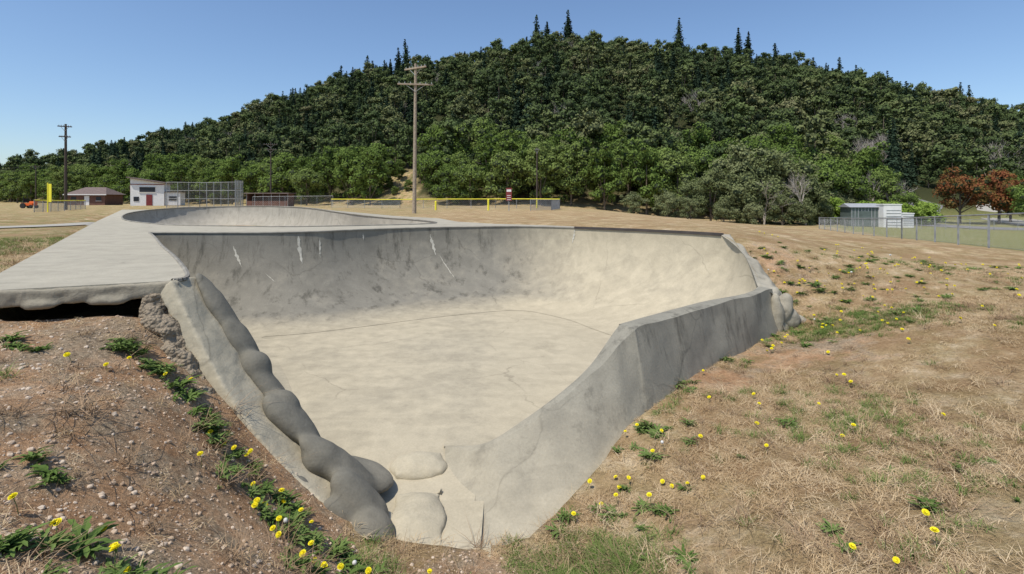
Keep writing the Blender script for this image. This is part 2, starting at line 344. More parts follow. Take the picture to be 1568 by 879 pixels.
def displace(me,nsc,namp):
    for v in me.vertices:
        v.co+=v.normal*(mnoise.fractal(v.co*nsc,1,2.0,3)*namp)
def blobobj(name,items,mat,vox=.035,namp=.03,nsc=4,swept=None,smooth=0):
    bm=bmesh.new()
    for (c,r,rot) in items:
        mt=Matrix.Translation(c)@Matrix.Rotation(R_(rot[2]),4,'Z')@Matrix.Rotation(R_(rot[1]),4,'Y')@Matrix.Rotation(R_(rot[0]),4,'X')@Matrix.Diagonal((*r,1))
        bmesh.ops.create_icosphere(bm,subdivisions=3,radius=1,matrix=mt)
    if swept:
        for (A,Bq) in swept:
            vs=[bm.verts.new(p) for p in A+Bq]; m=len(A)
            for k in range(m): bm.faces.new((vs[k],vs[(k+1)%m],vs[m+(k+1)%m],vs[m+k]))
            bm.faces.new(vs[:m][::-1]); bm.faces.new(vs[m:])
    bmesh.ops.recalc_face_normals(bm,faces=bm.faces)
    me=bpy.data.meshes.new(name); bm.to_mesh(me); bm.free(); me.materials.append(mat)
    o=bpy.data.objects.new(name,me); S.collection.objects.link(o)
    md=o.modifiers.new('r','REMESH'); md.mode='VOXEL'; md.voxel_size=vox; md.use_smooth_shade=True
    if smooth:
        ms=o.modifiers.new('s','SMOOTH'); ms.iterations=smooth; ms.factor=.5
    dg=bpy.context.evaluated_depsgraph_get(); me3=bpy.data.meshes.new_from_object(o.evaluated_get(dg)); o.modifiers.clear(); o.data=me3
    displace(me3,nsc,namp)
    me3.polygons.foreach_set('use_smooth',np.ones(len(me3.polygons),dtype=bool))
    if not me3.materials: me3.materials.append(mat)
    return o
def bar(p,q,w,h):
    p=Vector(p);q=Vector(q);d=(q-p).normalized(); s=Vector((-d.y,d.x,0))*w; u=Vector((0,0,h))
    return [(([p-s,p+s,p+s-u,p-s-u]),([q-s,q+s,q+s-u,q-s-u]))]
blobobj('broken_slab_edge',[((-4.25,5.38,-.17),(.2,.06,.05),(0,0,20)),((-4.75,5.16,-.17),(.16,.06,.05),(0,0,20))],M_slab,.022,.014,7,bar((-5.35,4.94,-.006),(-3.68,5.67,-.006),.05,.165),1)
blobobj('broken_concrete_corner',[],M_rub,.026,.03,8,bar((-4.02,5.56,-.12),(-3.72,5.70,-.12),.10,.42),3)

# ------------------------------------------------------------------ main bowl surface
N=len(RM); rows=[]
def wallpt(i,th):
    h=1-math.cos(th); s=math.sin(th)
    i0=int(min(i,N-2)); f=i-i0; a=RM[i0]*(1-f)+RM[i0+1]*f; b=FL[i0]*(1-f)+FL[i0+1]*f
    w=.45 if i<6 else min(1,.45+.55*(i-6)/14)
    zz=s*w+(1-w)*h**.75
    return np.array([a[0]+(b[0]-a[0])*h,a[1]+(b[1]-a[1])*h,a[2]+(b[2]-a[2])*zz])
for k in range(19): rows.append([tuple(wallpt(i,k/18*math.pi/2)) for i in range(N)])
verts=[];faces=[]
for rw in rows: verts+=rw
for k in range(18):
    for i in range(N-1): faces.append((k*N+i,(k+1)*N+i,(k+1)*N+i+1,k*N+i+1))
FP=[tuple(p[:2]) for p in FL]+[(-.7,6.3),(-.45,5.6),(-.3,4.72),(-1.2,4.62)]
gx=np.arange(-6,3.2,.1); gy=np.arange(4.5,14.8,.1); GX,GY=np.meshgrid(gx,gy)
sd=sdist(FP,GX,GY); GZ=-2.207-.22*sm(6.7,4.6,GY)+.008*np.sin(GX*1.7+GY)*sm(.3,1,sd)
off=len(verts); verts+=list(zip(GX.ravel(),GY.ravel(),GZ.ravel())); w_=len(gx)
for j in range(len(gy)-1):
    for i in range(w_-1):
        if sd[j:j+2,i:i+2].min()>-.14: q=off+j*w_+i; faces.append((q,q+1,q+w_+1,q+w_))
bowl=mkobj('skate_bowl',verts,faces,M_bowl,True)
bm=bmesh.new(); bm.from_mesh(bowl.data)
bmesh.ops.delete(bm,geom=[v for v in bm.verts if not v.link_faces],context='VERTS')
bmesh.ops.recalc_face_normals(bm,faces=bm.faces)
bm.to_mesh(bowl.data); bm.free()
mb=MB(); rs=random.Random(4)
for i,t0,t1,wd,dr in((50,.16,.42,.09,.5),(57.5,.05,.40,.13,.2),(60.5,.08,.34,.05,-.2),(76,.10,.40,.11,.5),(76.8,.40,.80,.03,1.6),(96,.03,.22,.08,-.3),(53,.5,.62,.03,.9),(68,.05,.15,.04,.1)):
    prev=None; n_=16
    for k in range(n_+1):
        u=k/n_; th=t0+(t1-t0)*u; ii=i+dr*u+rs.uniform(-.04,.04); p=wallpt(ii,th); q=wallpt(ii+.3,th); d=(q-p)/np.linalg.norm(q-p)
        inw=(FL[int(ii)]-RM[int(ii)])*[1,1,0]; inw/=np.linalg.norm(inw); ww=wd*.5*math.sin(math.pi*min(1,u*.9+.08))*rs.uniform(.3,1.2)
        o=inw*.012+np.array([0,0,.008]); cur=(p-d*ww+o,p+d*ww+o)
        if prev: mb.add([prev[0],prev[1],cur[1],cur[0]],[(0,1,2,3)])
        prev=cur
mb.build('mineral_stains',[M_stain])

mb=MB(); cp=RM[:6*19+1]
for i in range(len(cp)-1): mb.cyl(cp[i],cp[i+1],.028,n=6,cap=False)
seg=RM[6*16:6*19+1]
for i in range(len(seg)-1):
    a,b=Vector(seg[i]),Vector(seg[i+1]); d=(b-a).normalized(); nrm=Vector((d.y,-d.x,0))
    if nrm.y<0: nrm=-nrm
    v=[]
    for p in (a,b):
        v+=[p-nrm*.035+Vector((0,0,-.025)),p+nrm*.08+Vector((0,0,-.025)),p+nrm*.08+Vector((0,0,.045)),p-nrm*.035+Vector((0,0,.045))]
    mb.add(v,[(0,1,2,3),(7,6,5,4),(0,4,5,1),(1,5,6,2),(2,6,7,3),(3,7,4,0)],1)
mb.build('coping',[M_cop,M_metal_dark])

# ------------------------------------------------------------------ wing wall
T=[(5.0,9.8,-.82),(4.15,9.05,-.82),(3.3,8.3,-.82),(2.4,7.5,-.82),(1.72,6.88,-.82),(1.60,6.78,-.86),(1.36,6.66,-1.02),(1.06,6.56,-1.28),(.65,6.38,-1.56),(.15,6.18,-1.84),(-.32,6.03,-2.04),(-.84,6.33,-2.19)]
B=[(5.1,9.6,-2.1),(4.25,8.85,-2.1),(3.42,8.05,-2.1),(2.52,7.22,-2.1),(1.9,6.5,-2.1),(1.7,6.25,-2.15),(1.38,5.9,-2.2),(.98,5.5,-2.3),(.66,5.15,-2.38),(.35,4.85,-2.44),(0,4.7,-2.46),(-.4,4.65,-2.46)]
Tc=catmull(T,6);Bc=catmull(B,6); n2=len(Tc); verts=[];faces=[];nr=16
for k in range(nr+1):
    v=k/nr
    for i in range(n2):
        a,b=Tc[i],Bc[i]; e=1+1.0*min(1,max(0,(i-22)/16)); zz=1-(1-v)**e
        p=a+(b-a)*v; z=a[2]+(b[2]-a[2])*zz; nz=mnoise.fractal(Vector(p)*1.8,1,2,4)*.03
        verts.append((p[0]+.02*math.sin(p[1]*5+v*4)+nz*.7,p[1]+.015*math.sin(i*.6+v*6)-nz*.7,z+.01*math.sin(i*.9)*(1-v)))
for k in range(nr):
    for i in range(n2-1): faces.append((k*n2+i,k*n2+i+1,(k+1)*n2+i+1,(k+1)*n2+i))
ri=RM[6*21-3:6*29+1]; o0=len(verts)
ris=np.concatenate([ri[:-1]+(ri[1:]-ri[:-1])*q for q in (0,.25,.5,.75)])
for i in range(n2):
    b=Tc[i]; a=ris[np.argmin(np.hypot(ris[:,0]-b[0],ris[:,1]-b[1]))]
    bv=np.array(verts[i]); verts.append(tuple(a+np.array([0,0,.004]))); verts.append(tuple((a+bv)/2+np.array([0,0,.02]))); verts.append(tuple(bv))
for i in range(n2-1):
    for j in range(2): faces.append((o0+i*3+j,o0+i*3+j+1,o0+(i+1)*3+j+1,o0+(i+1)*3+j))
wing=mkobj('concrete_wing_wall',verts,faces,M_wing,True)
bm=bmesh.new(); bm.from_mesh(wing.data); bmesh.ops.recalc_face_normals(bm,faces=bm.faces); bm.to_mesh(wing.data); bm.free()

# east end of the shell
i0=catmull([(5.24,12.88,.01),(5.24,12.2,-.14),(5.2,11.5,-.34),(5.05,10.8,-.58),(4.82,10.05,-.80),(4.75,9.75,-.84)],8)
i1=catmull([(5.45,12.92,-.02),(5.47,12.2,-.20),(5.46,11.5,-.42),(5.36,10.8,-.68),(5.16,10.0,-.88),(5.0,9.72,-.90)],8)
i2=catmull([(5.62,12.95,-.3),(5.72,12.2,-.6),(5.78,11.5,-.95),(5.78,10.8,-1.3),(5.5,10.0,-1.5),(5.05,9.6,-1.6)],8)
i3=catmull([(5.66,12.95,-.7),(5.78,12.2,-1.0),(5.86,11.5,-1.4),(5.9,10.8,-1.8),(5.65,9.9,-2.1),(5.05,9.5,-2.2)],8)
verts=[];faces=[];ctlr=[i0,i1,i2,i3]; kk=22
for k in range(kk+1):
    u=k/kk*3; s_=min(2,int(u)); f_=u-s_
    for j in range(len(i0)):
        p=ctlr[s_][j]*(1-f_)+ctlr[s_+1][j]*f_
        nz=mnoise.fractal(Vector(p)*2.2,1,2,3); p=p+np.array([.9,-.3,.4])*nz*.10*min(1,k/6); verts.append(tuple(p))
m_=len(i0)
for k in range(kk):
    for j in range(m_-1): faces.append((k*m_+j,k*m_+j+1,(k+1)*m_+j+1,(k+1)*m_+j))
sk_=mkobj('broken_bowl_end',verts,faces,M_end,True)
bm=bmesh.new(); bm.from_mesh(sk_.data); bmesh.ops.recalc_face_normals(bm,faces=bm.faces); bm.to_mesh(sk_.data); bm.free()
blobobj('fallen_concrete_chunk',[((5.35,9.95,-1.42),(.22,.24,.24),(0,10,20)),((5.62,10.1,-1.50),(.22,.2,.13),(0,0,0)),((5.0,9.72,-1.45),(.13,.13,.58),(0,0,0)),((5.2,9.85,-1.25),(.16,.16,.35),(0,20,0))],M_end,.03,.045,2.4,None,7)

# ------------------------------------------------------------------ cut edge and sprayed lumps
Rc=catmull([(-3.74,5.60,.0),(-3.36,5.42,-.51),(-2.92,5.22,-1.06),(-2.55,5.1,-1.45),(-2.15,5.0,-1.8),(-1.6,4.85,-2.15),(-1.15,4.68,-2.36)],4)
sw=[]
def sect(i):
    p=Vector(Rc[i]); a=Vector(Rc[max(i-1,0)]); b=Vector(Rc[min(i+1,len(Rc)-1)]); d=(b-a); n_=Vector((d.z,0,-d.x)).normalized()
    if n_.x>0: n_=-n_
    w=.15
    return [p-n_*.03+Vector((0,-.03,.0)),p+n_*w+Vector((0,-.03,0)),p+n_*(w+.06)+Vector((0,.55,-.1)),p-n_*.0+Vector((.06,.5,.0))]
for i in range(len(Rc)-1): sw.append((sect(i),sect(i+1)))
blobobj('bowl_cut_edge',[],M_rim,.024,.012,4,sw,1)
lumps=[((-3.38,5.94,-.38),(.52,.16,.075),(0,57,0)),((-3.10,5.88,-.76),(.36,.18,.10),(0,57,0)),
((-2.88,5.76,-.98),(.20,.16,.14),(0,50,10)),((-2.68,5.70,-1.22),(.36,.14,.10),(0,50,0)),
((-2.36,5.50,-1.50),(.42,.20,.14),(0,44,6)),((-2.50,5.58,-1.37),(.2,.14,.17),(0,44,0)),
((-1.82,5.36,-1.90),(.52,.22,.15),(0,40,8)),((-1.98,5.32,-1.79),(.24,.2,.18),(0,30,8)),((-1.50,5.10,-2.13),(.42,.22,.17),(0,48,4)),((-1.34,4.92,-2.32),(.26,.24,.2),(0,55,0)),((-1.98,5.02,-1.96),(.42,.07,.07),(0,38,4)),((-1.6,4.92,-2.16),(.28,.1,.12),(0,38,4)),((-1.72,5.6,-2.10),(.45,.3,.10),(0,16,0))]
blobobj('sprayed_concrete_lumps',lumps,M_lump,.025,.03,1.9,None,9)
blobobj('broken_floor_blocks',[((-1.3,4.58,-2.46),(.22,.16,.12),(0,0,0)),((-1.1,6.05,-2.27),(.36,.24,.11),(6,0,0)),((-.96,5.2,-2.38),(.3,.4,.13),(9,0,-6))],M_rim,.026,.03,2.2,bar((-1.12,6.22,-2.18),(-1.06,5.86,-2.22),.28,.3)+bar((-1.02,5.58,-2.28),(-.90,4.82,-2.41),.25,.3),8)
foot=[((-3.66,5.40,-.5),(.36,.12,.13),(0,52,0)),((-3.36,5.26,-.86),(.36,.12,.14),(0,50,0)),((-3.02,5.12,-1.22),(.34,.12,.13),(0,46,0)),((-2.68,5.0,-1.52),(.3,.1,.1),(0,42,0))]
blobobj('broken_concrete_footing',foot,M_rub,.028,.05,8,None,2)

# ------------------------------------------------------------------ far bowl
nb=len(fb); cf=np.array([-10.8,21.8,-1.6]); verts=[];faces=[]
for k in range(9):
    th=k/8*math.pi/2; h=(1-math.cos(th))*.45; s=math.sin(th)
    for p in fb: verts.append((p[0]+(cf[0]-p[0])*h,p[1]+(cf[1]-p[1])*h,p[2]+(cf[2]-p[2])*s))
for k in range(8):
    for i in range(nb): j=(i+1)%nb; faces.append((k*nb+i,k*nb+j,(k+1)*nb+j,(k+1)*nb+i))
verts.append(tuple(cf))
for i in range(nb): faces.append((8*nb+i,8*nb+(i+1)%nb,len(verts)-1))
M_bowl2=concrete('far_bowl_concrete',(.38,.355,.30),(.46,.42,.34),-1.2,.3,streak=.6)
o=mkobj('skate_bowl',verts,faces,M_bowl2,True)
bm=bmesh.new(); bm.from_mesh(o.data); bmesh.ops.recalc_face_normals(bm,faces=bm.faces); bm.to_mesh(o.data); bm.free()
mb=MB()
for i in range(nb): mb.cyl(fb[i]+np.array([0,0,.01]),fb[(i+1)%nb]+np.array([0,0,.01]),.03,n=5,cap=False)
mb.build('coping',[M_cop])

# ------------------------------------------------------------------ ribbons
def ribbon(name,pts,w,mat,dz=.03):
    c=catmull([(a,b,0) for a,b in pts],8); v=[];f=[];m=7
    for i,p in enumerate(c):
        d=c[min(i+1,len(c)-1)]-c[max(i-1,0)]; d/=np.linalg.norm(d); nn=np.array([-d[1],d[0],0])
        for j in range(m):
            q=p+nn*w*(j/(m-1)-.5); v.append((q[0],q[1],zf(q[0],q[1])+dz))
    for i in range(len(c)-1):
        for j in range(m-1): f.append((i*m+j,i*m+j+1,(i+1)*m+j+1,(i+1)*m+j))
    return mkobj(name,v,f,mat,True)
ribbon('asphalt_road',[(110,52),(80,55),(62,59),(55,66),(58,76),(68,88),(78,98)],7,M_asph,.06)
ribbon('gravel_path',[(66,62),(74,75),(85,90),(96,104)],4,M_path,.09)
ribbon('concrete_path',[(-40,14.5),(-22,15),(-17,17.5),(-16.6,21)],1.6,M_path,.03)

# ------------------------------------------------------------------ poles
def arm(mb,x,y,z,L,rz,mi=0,ins=3,gm=1):
    mb.box((x,y,z),(L,.10,.11),mi,rz)
    for k in range(ins):
        for s in (-1,1):
            u=s*(L/2-.12-k*L*.16); px,py=x+u*math.cos(rz),y+u*math.sin(rz)
            mb.cyl((px,py,z+.05),(px,py,z+.18),.035,.02,6,gm)
    for s in(-1,1):
        mb.cyl((x+s*L*.28*math.cos(rz),y+s*L*.28*math.sin(rz),z-.03),(x,y,z-.55),.02,n=5,mi=gm)
def pole(x,y,ztop,r=.14,arms=((.6,2.4,0),),mat=None,name='utility_pole',lean=0):
    mb=MB(); z0=zf(x,y)-.2; mb.cyl((x,y,z0),(x+lean,y,ztop),r,r*.65,10)
    for dz,L,rz in arms: arm(mb,x+lean,y-.12,ztop-dz,L,rz)
    return mb.build(name,[mat or M_wood_d,M_galv])
pole(-7.25,38,10.95,.15,((1.55,2.6,.12),(.35,2.0,-.5)),M_wood,lean=.1)
pole(-52.3,60,9.7,.17,((.3,1.3,.6),(1.5,1.1,.6)))
pole(-42.4,90,11,.15,((.5,2.4,.1),(1.4,2.0,.1)))
pole(-64.6,150,7.5,.2,((.5,3,.1),(2,3,.1)),M_wood)
pole(3.7,76,8.6,.14,((.4,.8,0),))
pole(-139.5,150,10.9,.2,((.5,2.4,.3),))
mb=MB()
for dy,dz in((0,0),(.8,-.6),(-.8,-1.2)):
    prev=None
    for k in range(17):
        t=k/16; p=(-139.5-70*t,150+dy+10*t,10.8+dz-1.8*4*t*(1-t))
        if prev: mb.cyl(prev,p,.03,n=4,cap=False)
        prev=p
mb.build('power_lines',[M_metal_dark])

# ------------------------------------------------------------------ fences
def fence(name,pts,h,sp,post,rail=None,wr=.006,railr=.025,link=True,pr=.03):
    mb=MB(); P=[Vector((a,b,0)) for a,b in pts]
    for a,b in zip(P[:-1],P[1:]):
        Lg=(b-a).length; d=(b-a)/Lg; npst=max(1,round(Lg/post))
        def g(s):
            q=a+d*s; return Vector((q.x,q.y,zf(q.x,q.y)))
        gp=[g(Lg*k/npst) for k in range(npst+1)]
        def gz(s):
            u=max(0,min(.99999,s/Lg))*npst; i=int(u); return gp[i].lerp(gp[i+1],u-i)
        for k in range(npst+1): mb.cyl(gp[k]-Vector((0,0,.1)),gp[k]+Vector((0,0,h+.03)),pr,n=6,mi=0)
        for k in range(npst):
            mb.cyl(gp[k]+Vector((0,0,h)),gp[k+1]+Vector((0,0,h)),railr,n=6,mi=1,cap=False)
            mb.cyl(gp[k]+Vector((0,0,.06)),gp[k+1]+Vector((0,0,.06)),.008,n=4,mi=0,cap=False)
        s=-h
        while s<Lg and link:
            for up in(0,1):
                s0,s1=s,s+h; z0,z1=0.06,h
                if s0<0: z0=0.06+(-s0/h)*(h-.06); s0=0
                if s1>Lg: z1=0.06+((Lg-s)/h)*(h-.06); s1=Lg
                if up: pa,pb=gz(s0)+Vector((0,0,z0)),gz(s1)+Vector((0,0,z1))
                else: pa,pb=gz(s0)+Vector((0,0,h+.06-z0)),gz(s1)+Vector((0,0,h+.06-z1))
                mb.cyl(pa,pb,wr,n=3,cap=False)
            s+=sp
    return mb.build(name,[M_galv,rail or M_galv])
fence('chain_link_fence',[(17.8,14.8),(16.4,16.2),(23.6,31),(33,55)],1.25,.13,3,wr=.002,railr=.028,pr=.04)
fence('chain_link_fence',[(33,55),(37,56.5),(60,58)],1.2,.3,3,wr=.003)
fence('outfield_fence',[(-24,68),(-14,64),(-2,62),(5.6,60)],1.15,.25,3,M_yel,railr=.05,wr=.007)
fence('outfield_fence',[(5.6,60),(4.0,52),(1.8,50)],1.1,.15,2.5,wr=.010)
fence('outfield_fence',[(-42,45),(-55,66)],1.1,.25,3,M_yel,railr=.05,wr=.006)
def backstop():
    mb=MB()
    for (a,b,h) in(((-54,80),(-50,82),4.2),((-50,82),(-41.5,79),4.2),((-41.5,79),(-40,74),4.2)):
        A=Vector((*a,0));Bv=Vector((*b,0)); Lg=(Bv-A).length; k=max(2,round(Lg/1.6))
        for i in range(k+1):
            p=A.lerp(Bv,i/k); z=zf(p.x,p.y); mb.cyl((p.x,p.y,z-.1),(p.x,p.y,z+h-.2),.05,n=6)
        z=zf(A.x,A.y)
        for q in(.1,1.4,2.7,h-.2): mb.cyl((A.x,A.y,z+q),(Bv.x,Bv.y,z+q),.04,n=6)
        s=0
        while s<Lg:
            p=A.lerp(Bv,s/Lg); mb.cyl((p.x,p.y,z),(p.x,p.y,z+h-.2),.011,n=3,cap=False); s+=.2
        q=0
        while q<h-.2: mb.cyl((A.x,A.y,z+q),(Bv.x,Bv.y,z+q),.011,n=3,cap=False); q+=.2
    return mb.build('baseball_backstop',[M_galv])
backstop()
fence('chain_link_fence',[(-40,79),(-28,80)],1.6,.3,2.5,wr=.008)

# ------------------------------------------------------------------ buildings
def pressbox():
    mb=MB(); x,y=-67,95; z=zf(x,y); rz=.35
    def W(a,b,c): return (x+a*math.cos(rz)-b*math.sin(rz), y+a*math.sin(rz)+b*math.cos(rz), z+c)
    def bx(a,b,c,d,mi): mb.box(W(a,b,c),d,mi,rz)
    bx(0,0,1.9,(5.2,4.0,4.0),0)
    v=[W(*p) for p in [(-3.1,-2.5,5.0),(2.9,-2.5,4.0),(2.9,2.5,4.0),(-3.1,2.5,5.0),(-3.1,-2.5,5.2),(2.9,-2.5,4.2),(2.9,2.5,4.2),(-3.1,2.5,5.2)]]
    mb.add(v,[(0,3,2,1),(4,5,6,7),(0,1,5,4),(1,2,6,5),(2,3,7,6),(3,0,4,7)],2)
    v=[W(*p) for p in [(-2.6,-2,3.9),(2.6,-2,3.9),(2.6,-2,4.05),(-2.6,-2,4.92),(-2.6,2,3.9),(2.6,2,3.9),(2.6,2,4.05),(-2.6,2,4.92)]]
    mb.add(v,[(0,1,2,3),(5,4,7,6),(1,5,6,2),(4,0,3,7)],0)
    bx(-2.63,0,3.0,(.05,4.0,1.2),1)
    bx(0,-2.03,3.85,(5.22,.05,.14),1)
    bx(0,-2.04,2.9,(2.4,.08,.9),3); bx(0,-2.06,2.4,(2.6,.12,.08),0); bx(0,-2.06,3.4,(2.6,.12,.08),0)
    bx(.3,-2.04,1.0,(.95,.06,2.0),1); bx(-1.7,-2.04,1.2,(.8,.06,.8),3)
    bx(3.9,0,1.2,(2.4,3.4,2.4),0); bx(3.9,0,2.5,(2.8,3.8,.15),2); bx(3.9,-1.73,1.3,(1.2,.06,.8),3)
    return mb.build('press_box_building',[M_white,M_red,M_roof,M_glass])
pressbox()
def gable(name,x,y,w,d,h,rh,rz,mw,mr,wins=3):
    mb=MB(); z=zf(x,y)
    def W(a,b,c): return (x+a*math.cos(rz)-b*math.sin(rz), y+a*math.sin(rz)+b*math.cos(rz), z+c)
    mb.box(W(0,0,h/2),(w,d,h),0,rz)
    e=.5; hi=w*.28
    v=[W(-w/2-e,-d/2-e,h+.003),W(w/2+e,-d/2-e,h+.003),W(w/2+e,d/2+e,h+.003),W(-w/2-e,d/2+e,h+.003),W(-hi,0,h+rh),W(hi,0,h+rh)]
    mb.add(v,[(0,1,5,4),(2,3,4,5),(1,2,5),(3,0,4),(0,3,2,1)],1)
    mb.box(W(0,-d/2-e,h-.04),(w+2*e,.06,.2),2,rz)
    for k in range(wins):
        a=-w/2+w*(k+.5)/wins; mb.box(W(a,-d/2-.02,h*.6),(w/wins*.4,.06,h*.35),3,rz); mb.box(W(a,-d/2-.03,h*.6-h*.2),(w/wins*.48,.1,.08),2,rz)
    mb.box(W(w*.02,-d/2-.035,1.0),(.9,.07,2.0),2,rz)
    return mb.build(name,[mw,mr,M_white,M_glass])
gable('brown_bungalow',-91,112,7,7,2.3,1.6,.2,M_brownw,M_roof)
def dugout(x,y,w,name):
    mb=MB(); z=zf(x,y); mb.box((x,y+1.2,z+1.1),(w,.15,2.2),0)
    for s in(-1,1): mb.box((x+s*(w/2-.08),y,z+1.1),(.15,2.2,2.2),0)
    mb.box((x,y,z+2.3),(w+.6,3,.18),1)
    for k in range(6): mb.cyl((x-w/2+w*(k/5),y-1.2,z),(x-w/2+w*(k/5),y-1.2,z+2.2),.05,n=6,mi=2)
    mb.box((x,y+.7,z+.45),(w-.5,.4,.08),2); mb.box((x,y-1.2,z+.5),(w,.06,1.0),0)
    mb.build(name,[M_brownw,M_roof,M_galv])
dugout(-41.5,88,7,'dugout')
def shed():
    mb=MB(); x,y=43.2,62.0; z=zf(x,y); rz=-.15
    def W(a,b,c): return (x+a*math.cos(rz)-b*math.sin(rz), y+a*math.sin(rz)+b*math.cos(rz), z+c)
    mb.box(W(-1,0,1.15),(3.2,2.6,2.3),0,rz)
    v=[W(*p) for p in [(-2.8,-1.5,2.3),(.8,-1.5,2.3),(.8,1.5,2.3),(-2.8,1.5,2.3),(-2.8,0,2.75),(.8,0,2.75)]]
    mb.add(v,[(0,1,5,4),(2,3,4,5),(1,2,5),(3,0,4),(0,3,2,1)],1)
    for k in range(9): mb.box(W(-2.5+k*.36,-1.32,1.15),(.06,.05,2.2),1,rz)
    mb.box(W(-1,-1.34,.95),(1.0,.05,1.8),2,rz)
    return mb.build('metal_shed',[M_greensh,M_greyroof,M_greensh])
shed()
def util():
    mb=MB(); x,y=45.5,60.2; z=zf(x,y); rz=-.15
    for k,(dx,h,w) in enumerate(((-1.2,2.65,1.9),(.6,1.6,1.4))):
        mb.box((x+dx,y+k*.1,z+h/2),(w,1.5,h),0,rz); mb.box((x+dx,y+k*.1,z+h+.05),(w+.12,1.6,.1),0,rz)
        for q in range(6): mb.box((x+dx,y+k*.1-.77,z+.3+q*h*.13),(w*.8,.05,.05),1,rz)
    mb.build('utility_cabinet',[M_white,M_greyroof])
util()
mb=MB(); x,y=-.3,50; z=zf(x,y)
mb.cyl((x,y,z),(x,y,z+2.25),.04,n=8,mi=2); mb.box((x,y-.06,z+1.62),(.56,.03,1.25),0)
mb.box((x,y-.08,z+1.98),(.44,.012,.22),1)
for k in range(3): mb.box((x,y-.08,z+1.5-k*.2),(.36,.012,.05),1)
mb.build('red_sign',[M_red,M_white,M_galv])
def bollard(x,y,h):
    mb=MB(); z=zf(x,y); mb.cyl((x,y,z-.1),(x,y,z+h),.1,n=10); mb.cyl((x,y,z+h),(x,y,z+h+.06),.1,.03,10); mb.build('yellow_bollard',[M_yel])
bollard(-2.4,52,1.1); bollard(-7.9,53,.9); bollard(3.2,66,1.2)
mb=MB(); x,y=-40.8,45; z=zf(x,y); mb.cyl((x,y,z-.1),(x,y,z+2.6),.05,n=8); mb.box((x+.2,y,z+1.7),(.25,.03,1.6),0); mb.build('foul_pole',[M_yel])
mb=MB(); x,y=-66,70; z=zf(x,y)
mb.box((x,y,z+.55),(1.5,.8,.35),0); mb.box((x+.55,y,z+.8),(.7,.6,.35),0,taper=.85); mb.box((x-.3,y,z+.85),(.4,.5,.12),1); mb.box((x-.52,y,z+1.1),(.1,.5,.5),1)
for a,b,r in((-.45,-.45,.36),(-.45,.45,.36),(.6,-.42,.24),(.6,.42,.24)): mb.cyl((x+a,y+b-.08,z+r),(x+a,y+b+.08,z+r),r,n=16,mi=1)
mb.cyl((x+.2,y,z+.95),(x+.02,y,z+1.2),.02,n=6,mi=1)
for s in(-.3,.3): mb.cyl((x-.5,y+s,z+.7),(x-.5,y+s,z+1.8),.03,n=6,mi=1)
mb.cyl((x-.5,y-.3,z+1.8),(x-.5,y+.3,z+1.8),.03,n=6,mi=1)
mb.build('riding_mower',[M_orange,M_rubber])

# ------------------------------------------------------------------ trees
def leafmesh(centers,normals,size,rg,ar=.7):
    n=len(centers); nm=normals+rg.normal(0,.4,(n,3)); nm/=np.linalg.norm(nm,axis=1)[:,None]
    u=np.cross(nm,rg.normal(0,1,(n,3))); u/=np.linalg.norm(u,axis=1)[:,None]; w=np.cross(nm,u)
    s=size*rg.uniform(.6,1.35,(n,1)); a=u*s; b=w*s*ar
    V=np.stack([centers-a,centers-b,centers+a,centers+b],1).reshape(-1,3)
    return V,np.arange(n*4).reshape(n,4)
ICO=None
def ico():
    global ICO
    if ICO is None:
        bm=bmesh.new(); bmesh.ops.create_icosphere(bm,subdivisions=1,radius=1); ICO=([v.co.copy() for v in bm.verts],[[v.index for v in f.verts] for f in bm.faces]); bm.free()
    return ICO
def broad(name,seed,H,R,z0,nb,nl,ls,mat,limbs=5,core=.7,up=.35,irr=.0):
    rg=np.random.default_rng(seed); V=[]
    cz=(H+z0)/2; hz=(H-z0)/2; bl=[]
    for k in range(nb):
        d=rg.normal(0,1,3); d/=np.linalg.norm(d); q=rg.uniform(.35,.85)**.6*(1+rg.normal(0,irr))
        bl.append((np.array([d[0]*R*q,d[1]*R*q,cz+d[2]*hz*q*.95]),R*rg.uniform(.18,.38)))
    bl.append((np.array([0,0,cz+hz*.55]),R*.45))
    tot=sum(r*r for c,r in bl)
    for c,r in bl:
        m=int(nl*r*r/tot); d=rg.normal(0,1,(m,3)); d[:,2]+=up; d/=np.linalg.norm(d,axis=1)[:,None]
        rad=r*rg.uniform(.65,1.25,(m,1)); P=c+d*rad*np.array([1,1,.8])
        v,f=leafmesh(P,d,ls,rg); V.append(v)
    V=np.concatenate(V); Q=np.arange(len(V)).reshape(-1,4); mb=MB()
    mb.cyl((0,0,-1),(0,0,H*.7),R*.06,R*.02,7,1,False)
    for k in range(limbs):
        c,r=bl[k]; mb.cyl((0,0,z0+.2*(c[2]-z0)),tuple(c),R*.03,R*.01,5,1,False)
    iv,jf=ico()
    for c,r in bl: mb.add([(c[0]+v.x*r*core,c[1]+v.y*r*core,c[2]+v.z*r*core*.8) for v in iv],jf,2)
    return fastmesh(name,V,Q,mb,[mat,M_bark,F_core])
